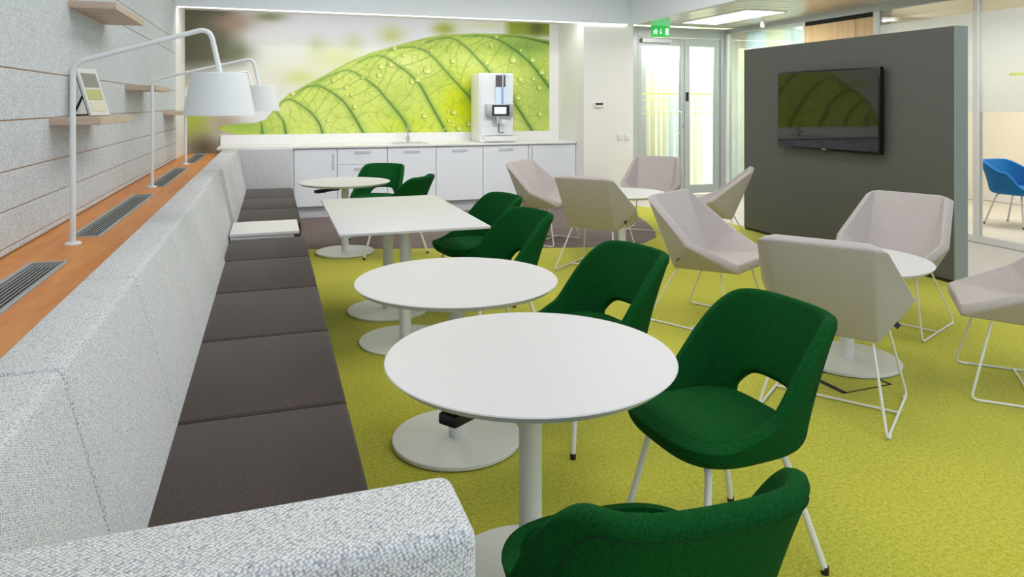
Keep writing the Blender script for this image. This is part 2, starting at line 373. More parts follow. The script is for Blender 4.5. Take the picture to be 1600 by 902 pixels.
# mural print (vertex colours on a fine grid)
def interp(x, pts):
    return np.interp(x, [p[0] for p in pts], [p[1] for p in pts])
def build_mural():
    nx, nz = 520, 172
    X0, X1, Z0, Z1 = XL, 4.124, 0.845, ZM
    xs = np.linspace(X0, X1, nx + 1); zs = np.linspace(Z0, Z1, nz + 1)
    XX, ZZ = np.meshgrid(xs, zs)
    s, c = math.sin(YAW), math.cos(YAW)
    d = XX * s + YB * c; U = U0 + F * (XX * c - YB * s) / d; V = V0 + F * (HC - ZZ) / d
    # the print as drawn on the sheet: blurred garden behind, one leaf in front
    def blob(cx, cy, sx, sy): return np.exp(-(((U - cx) / sx) ** 2 + ((V - cy) / sy) ** 2))
    img = np.ones(U.shape + (3,)) * np.array([232, 232, 242.])
    def lay(col, a):
        a = np.clip(a, 0, 1)[..., None]; img[:] = img * (1 - a) + np.array(col, float) * a
    lay((222, 222, 190), blob(430, 120, 90, 60) * 0.6)
    lay((205, 214, 130), blob(470, 121, 26, 12) * 0.8); lay((214, 220, 150), blob(530, 92, 50, 22) * 0.8)
    lay((200, 205, 165), blob(495, 72, 14, 14) * 0.7); lay((205, 210, 170), blob(553, 66, 14, 14) * 0.7); lay((200, 206, 130), blob(612, 55, 20, 14) * .8)
    lay((170, 180, 80), blob(695, 45, 18, 10)); lay((225, 225, 200), blob(760, 40, 40, 8))
    lay((150, 165, 60), np.clip((U - 785) / 14, 0, 1) * np.clip((62 - V) / 10, 0, 1)); lay((90, 100, 60), blob(838, 44, 12, 12) * .8)
    lay((110, 108, 88), np.clip((388 - U) / 40, 0, 1) * np.clip((112 - V) / 22, 0, 1))
    lay((84, 84, 64), blob(300, 85, 40, 40) * .7); lay((92, 100, 66), blob(372, 82, 26, 18) * 0.7); lay((128, 140, 86), blob(420, 26, 26, 8) * .8)
    lay((172, 148, 130), blob(365, 36, 34, 16) * 0.9); lay((168, 165, 148), blob(292, 125, 26, 16) * .5)
    lay((196, 192, 165), np.clip((360 - U) / 40, 0, 1) * np.clip((V - 112) / 20, 0, 1) * 0.8)
    lay((176, 190, 70), blob(300, 190, 30, 30) * 0.95); lay((104, 92, 76), blob(318, 232, 30, 22) * 0.95); lay((168, 150, 125), blob(352, 190, 26, 16) * 0.8); lay((150, 135, 110), blob(385, 205, 30, 10))
    # leaf
    top = [(338, 203), (341, 199), (350, 195.5), (375, 193.5), (400, 192), (415, 187), (424, 176), (432, 164), (451, 147), (480, 131.5), (515, 113), (540, 99), (580, 82), (620, 71), (660, 60), (690, 54.5), (740, 52), (790, 53), (830, 58), (860, 63)]
    bot = [(338, 203), (341, 202), (352, 206), (366, 209), (382, 212), (400, 235), (860, 260)]
    tv, bv = interp(U, top), interp(U, bot)
    inside = np.clip((V - tv) / 1.2 + .5, 0, 1) * np.clip((bv - V) / 1.2 + .5, 0, 1) * (U > 339)
    leaf = np.ones(U.shape + (3,)) * np.array([208, 222, 116.])
    def layl(col, a):
        a = np.clip(a, 0, 1)[..., None]; leaf[:] = leaf * (1 - a) + np.array(col, float) * a
    rng = np.random.RandomState(7)
    for k in range(90):
        cx, cy = rng.uniform(350, 860), rng.uniform(50, 210); layl([(224, 232, 146), (182, 204, 92), (214, 226, 108)][k % 3], np.exp(-(((U - cx) / rng.uniform(8, 28)) ** 2 + ((V - cy) / rng.uniform(8, 22)) ** 2)) * 0.5)
    layl((204, 216, 10), blob(722, 165, 36, 38) * 0.95); layl((206, 218, 30), blob(640, 198, 50, 18) * .5)
    layl((120, 158, 70), blob(820, 74, 40, 18) * 0.8); layl((150, 180, 84), blob(845, 150, 20, 60) * .5)
    layl((150, 182, 70), blob(380, 200, 40, 14) * .7); layl((134, 170, 70), np.exp(-((V - tv) / 4.5) ** 2) * .4)
    # fine net of tertiary veins
    pts = np.stack([rng.uniform(345, 865, 420), rng.uniform(45, 215, 420)], 1)
    f1 = np.full(U.shape, 1e9); f2 = np.full(U.shape, 1e9)
    Uw = U + 2.5 * np.sin(V / 7.0); Vw = V + 2.5 * np.sin(U / 9.0)
    for p in pts:
        q = np.hypot(Uw - p[0], Vw - p[1]); f2 = np.minimum(f2, np.maximum(f1, q)); f1 = np.minimum(f1, q)
    layl((132, 164, 62), np.exp(-((f2 - f1) / 1.0) ** 2) * 0.34)
    def seg(P, width, col, alpha, taper=True):
        best = np.full(U.shape, 1e9); tt = np.zeros(U.shape); n = len(P) - 1
        for k in range(n):
            a, b = np.array(P[k], float), np.array(P[k + 1], float); ab = b - a
            t = np.clip(((U - a[0]) * ab[0] + (V - a[1]) * ab[1]) / ab.dot(ab), 0, 1)
            q = np.hypot(U - a[0] - t * ab[0], V - a[1] - t * ab[1]); m = q < best
            best = np.where(m, q, best); tt = np.where(m, (k + t) / n, tt)
        wd = width * (0.45 + 0.75 * tt) if taper else width
        layl(col, np.exp(-(best / wd) ** 2) * alpha * (0.55 + 0.45 * tt)); return best
    def spline(P, n=6):
        P = [np.array(p, float) for p in P]; P = [2 * P[0] - P[1]] + P + [2 * P[-1] - P[-2]]; out = []
        for i in range(1, len(P) - 2):
            for k in range(n):
                t = k / n; out.append(tuple(0.5 * (2 * P[i] + (P[i + 1] - P[i - 1]) * t + (2 * P[i - 1] - 5 * P[i] + 4 * P[i + 1] - P[i + 2]) * t * t + (3 * P[i] - P[i - 1] - 3 * P[i + 1] + P[i + 2]) * t ** 3)))
        out.append(tuple(P[-2])); return out
    veins = [[(407, 188), (409, 198), (410, 208)], [(428, 172), (436, 181), (443, 191), (447, 210)],
        [(437, 165), (443, 158), (455.6, 156), (472.7, 166), (490, 180.5), (499.5, 195), (505, 212)],
        [(462, 148), (475, 138), (492, 133.7), (509, 139), (533.7, 156), (550.7, 178), (570, 212)],
        [(500, 126), (519, 117), (543.4, 110), (567, 121), (589, 138), (604, 155), (629, 186), (643, 214)],
        [(560, 98), (578.6, 89), (597, 88), (616, 98.5), (650.8, 126.4), (671.8, 161.4), (700, 212)],
        [(605, 80), (630, 74), (653, 75), (674, 87), (699.7, 114.8), (723, 140.4), (737, 156.7), (770, 212)],
        [(665, 66), (690.4, 60), (709, 61), (732, 77.5), (760, 107.8), (802, 159), (836, 212)],
        [(720, 58), (746, 56), (769.6, 59), (792.9, 70.5), (827.8, 98.5), (862, 142)], [(790, 56), (815, 58), (858, 68)]]
    for P in veins:
        S = spline(P); seg(S, 5.5, (112, 156, 70), 0.45); seg(S, 1.25, (60, 102, 44), 0.9)
    # side veins joining neighbours
    for a, b in zip(veins[2:-1], veins[3:]):
        A, Bv = spline(a, 4), spline(b, 4)
        for k in range(6):
            i = int((0.25 + 0.11 * k) * (len(A) - 1)); j = int((0.12 + 0.11 * k) * (len(Bv) - 1))
            p, q = np.array(A[i]), np.array(Bv[j]); mid = (p + q) / 2 + rng.uniform(-4, 4, 2)
            seg(spline([p, mid, q], 4), 0.9, (112, 148, 58), 0.5, False)
    # water drops
    drops = [(707, 95.5, 4), (760, 98, 4), (801, 94, 5), (831.5, 94, 4), (846, 113, 4.5), (813, 79, 2.5), (667, 110, 6), (652, 125, 4), (643, 128, 3.5), (592, 118, 4), (595, 104, 4.5), (610, 101, 4), (616, 75.5, 3.6), (673, 78.5, 3), (663, 181, 4.2), (709, 175.5, 4.5), (701, 189.5, 2.6), (732, 194, 4), (716, 201, 4), (843, 178.5, 3.6), (812, 124, 4), (833, 123, 3), (842, 137, 3.5), (809, 152, 5), (554, 166.5, 4), (549, 148, 2.5), (512, 188, 3), (566, 121.5, 2.6), (587, 131, 2.4), (457, 146, 4), (540, 137, 3), (520, 126, 3), (630, 87, 2.5), (775, 58, 3), (766, 71, 2.5), (854, 122, 2.6)]
    for k in range(60): drops.append((rng.uniform(520, 855), rng.uniform(70, 205), rng.uniform(0.9, 2.0)))
    for cx, cy, r in drops:
        q = np.hypot((U - cx), (V - cy) * 1.05); ang = (U - cx) - (V - cy)
        layl((226, 234, 140), (q < r) * 0.75); layl((196, 214, 60), np.exp(-(((U - cx + .25 * r) ** 2 + (V - cy + .25 * r) ** 2) / (0.3 * r * r))) * .7)
        layl((70, 96, 30), np.exp(-((q - r) / 0.7) ** 2) * np.clip(0.35 - ang / (2.5 * r), 0, 0.9) * min(1, r / 3))
        layl((250, 252, 215), np.exp(-(((U - cx - .35 * r) ** 2 + (V - cy - .35 * r) ** 2) / (0.12 * r * r))) * .8)
    a = inside[..., None]; img = img * (1 - a) + leaf * a
    img = np.clip(img, 0, 255) / 255; lin = np.where(img <= 0.04045, img / 12.92, ((img + 0.055) / 1.055) ** 2.4)
    verts = np.stack([XX.ravel(), np.full(XX.size, YB - 0.006), ZZ.ravel()], 1)
    idx = np.arange((nx + 1) * (nz + 1)).reshape(nz + 1, nx + 1)
    q = np.stack([idx[:-1, :-1].ravel(), idx[:-1, 1:].ravel(), idx[1:, 1:].ravel(), idx[1:, :-1].ravel()], 1)
    me = bpy.data.meshes.new('mural'); me.vertices.add(len(verts)); me.vertices.foreach_set('co', verts.ravel())
    me.loops.add(q.size); me.loops.foreach_set('vertex_index', q.ravel().astype(np.int32))
    me.polygons.add(len(q)); me.polygons.foreach_set('loop_start', np.arange(0, q.size, 4, dtype=np.int32)); me.update(calc_edges=True)
    at = me.color_attributes.new('print', 'FLOAT_COLOR', 'POINT')
    at.data.foreach_set('color', np.concatenate([lin.reshape(-1, 3), np.ones((lin.size // 3, 1))], 1).ravel().astype(np.float32))
    return me
o = obj('leaf_mural', build_mural(), 'mural', None, False)
tag(o, 'large green leaf photo mural with water drops above the kitchen counter', 'mural')

# glass double door at the far right
dr = thing('door_1', 'grey aluminium framed glass double door beside the white wall', 'door', (6.42, YD, 0), kind='structure')
def D(name, x0, x1, y0, y1, z0, z1, m, p=dr, bev=0.004):
    return obj(name, B(x0 - 6.42, x1 - 6.42, y0 - YD, y1 - YD, z0, z1, bev, 1), m, p, False)
D('frame', 5.08, 5.60, YD, YD + 0.1, 0, ZM, 'grey_metal'); D('frame', 7.17, 7.27, YD, YD + 0.1, 0, ZM, 'grey_metal'); D('frame', 5.60, 7.17, YD, YD + 0.1, 2.60, ZM, 'grey_metal')
def leaf(x0, x1, st):
    lf = D('door_leaf', x0, x0 + st, YD + .02, YD + .08, 0.02, 2.59, 'grey_metal')
    D('stile', x1 - st, x1, YD + .02, YD + .08, 0.02, 2.59, 'grey_metal', lf); D('rail', x0 + st, x1 - st, YD + .02, YD + .08, 2.46, 2.59, 'grey_metal', lf)
    D('rail', x0 + st, x1 - st, YD + .02, YD + .08, 0.02, 0.16, 'grey_metal', lf); D('pane', x0 + st, x1 - st, YD + .045, YD + .055, 0.16, 2.46, 'glass', lf, 0)
    return lf
l1 = leaf(5.61, 6.47, 0.07); l2 = leaf(6.48, 7.16, 0.10)
obj('pull_handle', TB(fillet([(6.37 - 6.42, 0.02, 1.02), (6.37 - 6.42, -0.05, 1.02), (6.37 - 6.42, -0.05, 1.38), (6.37 - 6.42, 0.02, 1.38)], 0.02), 0.011), 'chrome', l1)
D('lock', 6.42, 6.46, YD + .005, YD + .02, 1.12, 1.18, 'chrome', l1); D('lock', 6.42, 6.46, YD + .005, YD + .02, 1.40, 1.46, 'chrome', l1)
D('door_sticker', 6.50, 6.55, YD + .012, YD + .02, 1.55, 1.70, 'black', l2, 0)
D('door_closer', 5.66, 6.2, YD - 0.04, YD + 0.02, 2.50, 2.57, 'grey_metal', l1)
yel = mat('yellow_line_film', srgb(226, 236, 120), 0.5)
for zz, hh in ((1.66, 0.02), (1.56, 0.008), (1.44, 0.008), (1.34, 0.012)):
    D('line_film', 5.70, 6.38, YD + .042, YD + .044, zz, zz + hh, yel, l1, 0); D('line_film', 6.60, 7.04, YD + .042, YD + .044, zz, zz + hh, yel, l2, 0)

# glass wall on the right (runs along the room), posts, wood panel, rooms behind
gw = struct('wall_right', B(XG, XG + 0.06, 7.10, 8.32, 0, 2.62), 'maple', 'maple wood panel and glazed partition wall on the right', 'wall')
obj('top_shadow_gap', B(XG - 0.002, XG + 0.05, 7.10, 8.32, 2.62, 2.68), 'dark_gap', gw, False)
obj('wood_joint', B(XG - 0.001, XG + 0.01, 7.385, 7.392, 0, 2.62), 'dark_gap', gw, False)
for y0, y1 in ((8.32, 8.37), (YD - 0.05, YD), (7.02, 7.10), (5.68, 5.74), (2.0, 2.06), (-1.0, -0.94)):
    obj('post', B(XG - 0.008, XG + 0.068, y0, y1, 0.07, 2.68, 0.003, 1), 'white_metal', gw, False)
obj('top_rail', B(XG - 0.01, XG + 0.07, -1, YD, 2.68, ZM), 'grey_metal', gw, False)
obj('bottom_rail', B(XG - 0.01, XG + 0.07, -1, 7.10, 0, 0.07), 'white_metal', gw, False)
obj('bottom_rail', B(XG - 0.01, XG + 0.07, 8.32, YD, 0, 0.07), 'white_metal', gw, False)
for y0, y1 in ((8.37, YD - 0.05), (5.74, 7.02), (2.06, 5.68), (-0.94, 2.0)):
    obj('pane', B(XG + 0.02, XG + 0.03, y0, y1, 0.07, 2.68), 'glass', gw, False)
obj('frosted_film', B(XG + 0.016, XG + 0.018, 2.06, 5.68, 1.42, 2.5), 'film', gw, False)
obj('frosted_film', B(XG + 0.016, XG + 0.018, 5.74, 7.02, 1.42, 2.5), 'film', gw, False)
obj('line_film', B(XG + 0.012, XG + 0.014, 2.3, 5.35, 1.80, 1.825), yel, gw, False)
wf = struct('wall_far_right', B(10.6, 10.7, -2.2, 12.0, 0, 2.8), 'officewall', 'cream wall of the office behind the glass', 'wall')
obj('cross_wall', B(XG + 0.07, 10.6, 8.30, 8.38, 0, 2.8), 'officewall', wf, False)
obj('skirting', B(10.58, 10.6, -2.0, 8.3, 0, 0.12), 'white', wf, False)
wc = struct('wall_corridor', B(4.9, 11.0, 11.9, 12.0, 0, 2.8), 'officewall', 'pale corridor wall behind the glass doors', 'wall')
def curtain(name, p0, p1, z0, z1, label, folds=26, amp=0.035):
    n = folds * 8; bm = bmesh.new(); p0, p1 = Vector(p0), Vector(p1); dv = (p1 - p0); nn = Vector((-dv.y, dv.x)).normalized()
    R = [[], []]
    for k in range(n + 1):
        t = k / n; q = p0 + dv * t + nn * amp * (math.sin(t * folds * 2 * PI) + 0.4 * math.sin(t * folds * 4.7 + 1))
        for r, zz in zip(R, (z0, z1)): r.append(bm.verts.new((q.x, q.y, zz)))
    for k in range(n): bm.faces.new((R[0][k], R[0][k + 1], R[1][k + 1], R[1][k]))
    me = bake(bm, [('SOLIDIFY', {'thickness': 0.004})])
    return tag(obj(name, me, 'curtain', None, True, 80), label, 'curtain')
curtain('sheer_curtain', (5.3, 11.3), (8.6, 11.3), 0.02, 2.75, 'pale yellow sheer curtain hanging in the corridor behind the glass doors')
curtain('sheer_curtain', (7.62, 10.15), (7.62, 8.55), 0.02, 2.75, 'white sheer curtain behind the glass beside the double door', 12)
po = tag(obj('corridor_pillar', B(6.05, 6.17, 10.95, 11.07, 0, 2.76), 'grey_metal', None, False), 'slim grey-green pillar standing behind the left glass door leaf', 'pillar')

# ceiling luminaire in the lamella ceiling, exit sign, spotlight
t = thing('ceiling_light', 'bright rectangular ceiling light panel in the lamella ceiling', 'ceiling light', (6.28, 8.7, ZM))
obj('frame', B(-0.32, 0.32, -0.80, 0.80, -0.012, 0.0), 'white_metal', t, False); obj('diffuser', B(-0.295, 0.295, -0.775, 0.775, -0.016, -0.012), 'lightpanel', t, False)
t = thing('exit_sign', 'green emergency exit sign hanging from the ceiling edge near the glass doors', 'sign', (5.31, 9.0, 2.47))
obj('panel', B(-0.155, 0.155, 0, 0.012, 0, 0.16, 0.003, 1), 'exit_green', t, False)
obj('upper_panel', B(-0.155, 0.155, 0, 0.012, 0.16, 0.27, 0.003, 1), 'exit_light', t, False)
obj('hanger', B(0.12, 0.135, 0.003, 0.009, 0.27, 0.30), 'grey_metal', t, False); obj('hanger', B(-0.135, -0.12, 0.003, 0.009, 0.27, 0.30), 'grey_metal', t, False)
def flat(polys, m, name, par, y=-0.003):
    bm = bmesh.new()
    for P in polys:
        a = [bm.verts.new((x, y, z)) for x, z in P]; b = [bm.verts.new((x, y + 0.002, z)) for x, z in P]
        bm.faces.new(a); bm.faces.new(b[::-1])
        for k in range(len(P)): bm.faces.new((a[k], b[k], b[(k + 1) % len(P)], a[(k + 1) % len(P)]))
    bmesh.ops.recalc_face_normals(bm, faces=bm.faces); return obj(name, bm, m, par, False)
flat([[(-0.088, .118), (-.076, .118), (-.070, .106), (-.076, .098), (-.088, .098), (-.094, .106)], [(-.112, .09), (-.07, .096), (-.062, .088), (-.075, .066), (-.098, .062)],
      [(-.098, .068), (-.082, .064), (-.09, .045), (-.118, .030), (-.125, .038), (-.104, .05)], [(-.085, .066), (-.072, .068), (-.056, .052), (-.058, .028), (-.068, .028), (-.068, .048)],
      [(-.068, .094), (-.04, .082), (-.042, .074), (-.07, .084)], [(-.112, .09), (-.126, .066), (-.118, .062), (-.102, .082)]], 'exit_white', 'running_figure', t)
flat([[(-.006, .12), (.006, .12), (.006, .066), (.022, .066), (0, .036), (-.022, .066), (-.006, .066)]], 'exit_white', 'arrow', t)
flat([[(.075, .028), (.125, .028), (.125, .125), (.075, .125)]], 'exit_white', 'door_symbol', t)
t = thing('ceiling_spotlight', 'small white spotlight under the ceiling beside the light panel', 'spotlight', (6.75, 8.6, ZM))
obj('stem', TB([(0, 0, 0), (0, 0, -0.05)], 0.008), 'white_metal', t); obj('head', TB([(0.03, 0.02, -0.045), (-0.03, -0.04, -0.13)], 0.032, 16), 'white_metal', t)

# thermostat and switches on the white wall
t = thing('wall_thermostat', 'small thermostat with dark display on the white wall', 'thermostat', (4.52, YN, 1.49))
obj('housing', B(-0.075, 0.075, -0.022, 0, -0.04, 0.035, 0.005, 2), 'white', t); obj('display', B(-0.06, 0.06, -0.024, -0.021, 0.0, 0.028), 'black', t, False)
for k, x in enumerate((4.86, 4.975)):
    t = thing('wall_switch', ('square white wall switch closer to the thermostat', 'square white wall switch closer to the glass door')[k], 'switch', (x, YN, 1.015), group='switches on the white wall')
    obj('plate', B(-0.042, 0.042, -0.012, 0, -0.042, 0.042, 0.003, 1), 'white', t); obj('rocker', B(-0.028, 0.028, -0.017, -0.011, -0.028, 0.028, 0.003, 1), 'white', t)

# ================================================================== KITCHEN
ZW = 0.95; YC = 9.68
t = thing('worktop', 'long white kitchen worktop with upstand under the leaf mural', 'worktop', (1.8, YC, ZW - 0.03))
obj('slab', B(-2.45, 2.475, -0.03, YB - YC - 0.002, 0, 0.03, 0.003, 1), 'white', t, False)
obj('upstand', B(-2.45, 2.475, YB - YC - 0.05, YB - YC - 0.008, 0.03, 0.165, 0.003, 1), 'white', t, False)
XC = [-0.62, 0.277, 0.831, 1.493, 2.167, 2.844, 3.531, 4.276]
clab = ['white cabinet unit hidden behind the grey sofa end panel', 'white cabinet with a tall vertical handle beside the sofa end panel', 'white drawer cabinet with three drawers between two cabinet doors',
        'white sink cabinet with a horizontal handle under the tap', 'white cabinet door with horizontal handle between sink and coffee machine', 'white cabinet standing under the coffee machine', 'white cabinet with vertical handle next to the white wall']
for i in range(7):
    x0, x1 = XC[i], XC[i + 1]; wd = x1 - x0
    t = thing('kitchen_cabinet', clab[i], 'cabinet', (x0, YC, 0), group='white kitchen cabinets')
    obj('body', B(0.002, wd - 0.002, 0.024, YB - YC - 0.06, 0.15, ZW - 0.032), 'cab', t, False)
    obj('plinth', B(0.002, wd - 0.002, 0.06, 0.09, 0.0, 0.15), 'kick', t, False)
    def front(nm, z0, z1):
        return obj(nm, B(0.004, wd - 0.004, 0.0, 0.02, z0, z1, 0.002, 1), 'cab', t, False)
    def hbar(p, xc, zc, l, vert=False):
        a = (0, 0, l / 2) if vert else (l / 2, 0, 0)
        c = Vector((xc, -0.028, zc)); a = Vector(a); e = Vector((0, 0.03, 0))
        obj('handle', TB(fillet([c - a + e, c - a, c + a, c + a + e], 0.008, 3), 0.006, 8), 'grey_metal', p)
    zt = ZW - 0.04
    if i == 2:
        for z0, z1 in ((0.155, 0.40), (0.405, 0.69), (0.695, zt)): hbar(front('drawer', z0, z1), wd / 2, z1 - 0.045, 0.20)
    else:
        dd = front('cabinet_door', 0.155, zt)
        if i in (1,): hbar(dd, wd - 0.055, zt - 0.17, 0.20, True)
        elif i == 6: hbar(dd, 0.045, zt - 0.14, 0.20, True)
        else: hbar(dd, wd / 2, zt - 0.05, 0.20)
t = thing('kitchen_sink', 'steel sink with a raised rim set in the white worktop', 'sink', (1.83, 9.93, ZW))
obj('rim', B(-0.24, 0.24, -0.17, 0.19, 0.0005, 0.008, 0.003, 1), 'chrome', t); obj('basin', B(-0.21, 0.21, -0.14, 0.16, 0.008, 0.0095), 'grey_metal', t, False)
t = thing('kitchen_tap', 'chrome kitchen tap standing behind the sink', 'tap', (1.86, 10.16, ZW))
obj('base', LT([(0, 0), (0.03, 0), (0.03, 0.02), (0.024, 0.10), (0, 0.10)], 20), 'chrome', t)
obj('spout', TB(fillet([(0, 0, 0.09), (0, 0, 0.26), (0, -0.05, 0.28), (0, -0.14, 0.20)], 0.05), 0.012), 'chrome', t)
obj('lever', TB([(0, 0, 0.10), (0.09, -0.01, 0.115)], 0.009), 'chrome', t); obj('side_valve', TB([(0, 0, 0.07), (-0.09, 0, 0.07)], 0.011), 'chrome', t)

# coffee machine
t = thing('coffee_machine', 'white coffee machine with bean hopper and touch display on the worktop', 'coffee machine', (3.08, 9.74, ZW))
obj('body', B(-0.26, 0.26, 0.06, 0.50, 0.03, 1.0, 0.012, 2), 'white', t)
obj('base', B(-0.25, 0.26, 0.0, 0.49, 0.006, 0.035), 'white', t, False)
obj('drip_tray', B(-0.20, 0.29, -0.04, 0.10, 0.02, 0.09, 0.006, 2), 'white', t); obj('tray_grid', B(-0.17, 0.26, -0.03, 0.06, 0.09, 0.093), 'grey_metal', t, False)
obj('front_plate', B(-0.24, 0.24, 0.045, 0.062, 0.10, 0.98, 0.004, 1), mat('machine_front_gloss', srgb(235, 238, 242), 0.12), t, False)
hop = obj('hopper_panel', B(-0.03, 0.165, 0.03, 0.05, 0.50, 0.985, 0.004, 1), 'chrome', t)
obj('bean_window', B(-0.02, 0.13, 0.024, 0.032, 0.80, 0.97, 0.003, 1), 'beanglass', hop); obj('chrome_strip', TB([(0.085, 0.022, 0.51), (0.085, 0.022, 0.98)], 0.016, 16), 'chrome', hop)
cp = obj('control_panel', B(-0.17, 0.235, -0.03, 0.06, 0.37, 0.555, 0.008, 2), 'grey_metal', t)
obj('panel_bezel', B(-0.09, 0.17, -0.036, -0.028, 0.385, 0.54, 0.002, 1), 'black', cp, False); obj('display', B(-0.06, 0.12, -0.039, -0.035, 0.41, 0.51), 'lcd', cp, False)
obj('outlet', TB([(0.0, 0.0, 0.37), (0.0, 0.0, 0.27)], 0.03, 12), 'chrome', t); obj('outlet', TB([(-0.05, 0.01, 0.36), (-0.06, 0.01, 0.26)], 0.01, 8), 'chrome', t)
obj('outlet_cap', TB([(0.08, -0.02, 0.30), (0.08, -0.05, 0.30)], 0.035, 16), 'white', t)
obj('cup_stand', TB(fillet([(0.02, 0.05, 0.30), (0.02, 0.0, 0.30), (0.02, 0.0, 0.14), (0.10, -0.01, 0.14)], 0.01, 3), 0.006, 8), 'black', t)

# ================================================================== LEDGE, GRILLES, LAMPS, SHELVES
ZL = 0.84
t = thing('trim_1', 'orange-brown wooden window ledge running along the felt wall', 'ledge', (-0.83, 0, 0), kind='structure')
yb = [-0.5, 3.62, 5.93, 8.35, YB - 0.01]
for a, b in zip(yb, yb[1:]):
    obj('board', B(-0.26, -0.125, a + .001, b - .001, ZL - 0.035, ZL, 0.002, 1), 'sill', t, False)
    obj('board', B(0.025, 0.255 if b < 9 else 0.20, a + .001, b - .001, ZL - 0.035, ZL, 0.002, 1), 'sill', t, False)
GR = [(1.75, 3.44), (4.02, 5.79), (6.27, 8.12), (8.70, 10.34)]
gaps = [-0.5] + [y for g in GR for y in g] + [YB - 0.01]
for a, b in zip(gaps[0::2], gaps[1::2]):
    if b - a > 0.03: obj('board', B(-0.1255, 0.0255, a, b, ZL - 0.035, ZL, 0.001, 1), 'sill', t, False)
obj('front_board', B(0.20, 0.225, -0.5, 9.6, 0, ZL - 0.035), 'sill', t, False)
glab = ['slatted metal ventilation grille in the ledge before the first lamp', 'slatted metal ventilation grille between the first and second ledge lamps', 'slatted metal ventilation grille between the second and third ledge lamps', 'slatted metal ventilation grille at the mural end of the ledge']
for (a, b), lb in zip(GR, glab):
    g = thing('ventilation_grille', lb, 'grille', (-0.88, a, ZL - 0.03), group='grilles in the wooden ledge'); l = b - a
    fr = bmesh.new(); box(fr, -0.075, -0.058, 0.001, l - 0.001, 0, 0.032); box(fr, 0.058, 0.075, 0.001, l - .001, 0, 0.032); box(fr, -0.058, 0.058, 0.001, 0.018, 0, 0.032); box(fr, -0.058, 0.058, l - 0.018, l - 0.001, 0, 0.032)
    obj('frame', fr, 'grey_metal', g, False)
    obj('slot_shade_sheet', B(-0.058, 0.058, 0.018, l - 0.018, 0.0, 0.010), 'slot_shade', g, False)  # sheet coloured as the shade below the slats
    s0 = None
    for k in range(7):
        x = -0.047 + k * 0.0157
        if s0 is None: s0 = obj('slat', B(-0.0018, 0.0018, 0.018, l - 0.018, 0.022, 0.027), 'grey_metal', g, False); s0.location = (x, 0, 0)
        else: share(s0, g, (x, 0, 0))

def lamp(loc, xs, lb, rz=0.0):
    t = thing('ledge_lamp', lb, 'lamp', (loc[0], loc[1], ZL), rz, 'white lamps standing on the ledge')
    r = xs - loc[0]
    obj('foot', LT([(0, 0), (0.036, 0), (0.036, 0.006), (0.030, 0.012), (0, 0.012)], 28), 'lampwhite', t)
    path = fillet([(0, 0, 0.012), (0, 0, 0.855), (r - 0.045, 0, 1.04), (r, 0, 0.83), (r, 0, 0.79)], 0.06, 7)
    obj('pole', TB(path, 0.0125, 12), 'lampwhite', t)
    sh = bmesh.new(); lathe(sh, [(0.018, 0.815), (0.125, 0.815), (0.130, 0.812), (0.169, 0.605), (0.166, 0.605), (0.127, 0.808), (0.018, 0.808)], 56, (r, 0, 0))
    obj('lamp_shade', sh, 'lampwhite', t, True, 30)
    obj('bulb_holder', TB([(r, 0, 0.80), (r, 0, 0.73)], 0.02, 14), 'lampwhite', t)
    obj('bulb', LT([(0, 0.645), (0.018, 0.652), (0.028, 0.675), (0.02, 0.71), (0.014, 0.73), (0, 0.73)], 18, (r, 0, 0)), mat('lamp_bulb', (1, 1, 1, 1), 0.4), t)
lamp((-0.885, 3.83), -0.245, 'white bent-arm lamp on the ledge beside the photo frame shelf')
lamp((-0.895, 6.255), -0.10, 'white bent-arm lamp on the ledge, middle of the three')
lamp((-0.89, 8.53), -0.20, 'white bent-arm lamp on the ledge next to the leaf mural')

for (y0, y1, z, dep, lb) in ((4.62, 5.55, 2.09, 0.24, 'pale oak wall shelf mounted highest on the felt wall'), (4.256, 5.17, 1.43, 0.235, 'pale oak wall shelf carrying the photo frame'), (6.26, 7.10, 1.651, 0.22, 'short pale oak wall shelf behind the middle ledge lamp'), (8.35, 9.25, 1.425, 0.22, 'pale oak wall shelf close to the leaf mural')):
    t = thing('wall_shelf', lb, 'shelf', (XL, y0, z), group='oak shelves on the felt wall')
    obj('board', B(0.0, dep, 0, y1 - y0, -0.04, 0, 0.002, 1), 'oak', t, False)
# photo frame, leaning on its easel leg, facing along the room
t = thing('photo_frame', 'silver photo frame with three pictures leaning on its easel on the oak shelf', 'picture frame', (-0.945, 4.66, 1.431), math.radians(70))
def tilt(p, a=math.radians(-18)):
    y, z = p[1], p[2]; return (p[0], y * math.cos(a) - z * math.sin(a), y * math.sin(a) + z * math.cos(a))
def TBX(x0, x1, y0, y1, z0, z1):
    bm = B(x0, x1, y0, y1, z0, z1)
    for v in bm.verts: v.co = tilt(v.co)
    return bm
obj('frame', TBX(-0.09, 0.09, -0.014, 0.0, 0.002, 0.285), mat('frame_silver', srgb(222, 224, 222), 0.3), t, False)
obj('backing', TBX(-0.085, 0.085, 0.0, 0.008, 0.006, 0.28), 'black', t, False)
for z0, z1, c in ((0.17, 0.255, (150, 152, 138)), (0.095, 0.158, (196, 196, 130)), (0.025, 0.083, (226, 222, 200))):
    obj('picture', TBX(-0.068, 0.068, -0.0165, -0.014, z0, z1), mat('photo_print', srgb(*c), 0.2), t, False)
obj('easel_leg', TB([(0, 0.075, 0.16), (0, 0.15, 0.004)], 0.007, 8), 'black', t); obj('easel_strut', TB([(0, 0.02, 0.01), (0, 0.15, 0.006)], 0.004, 8), 'black', t)

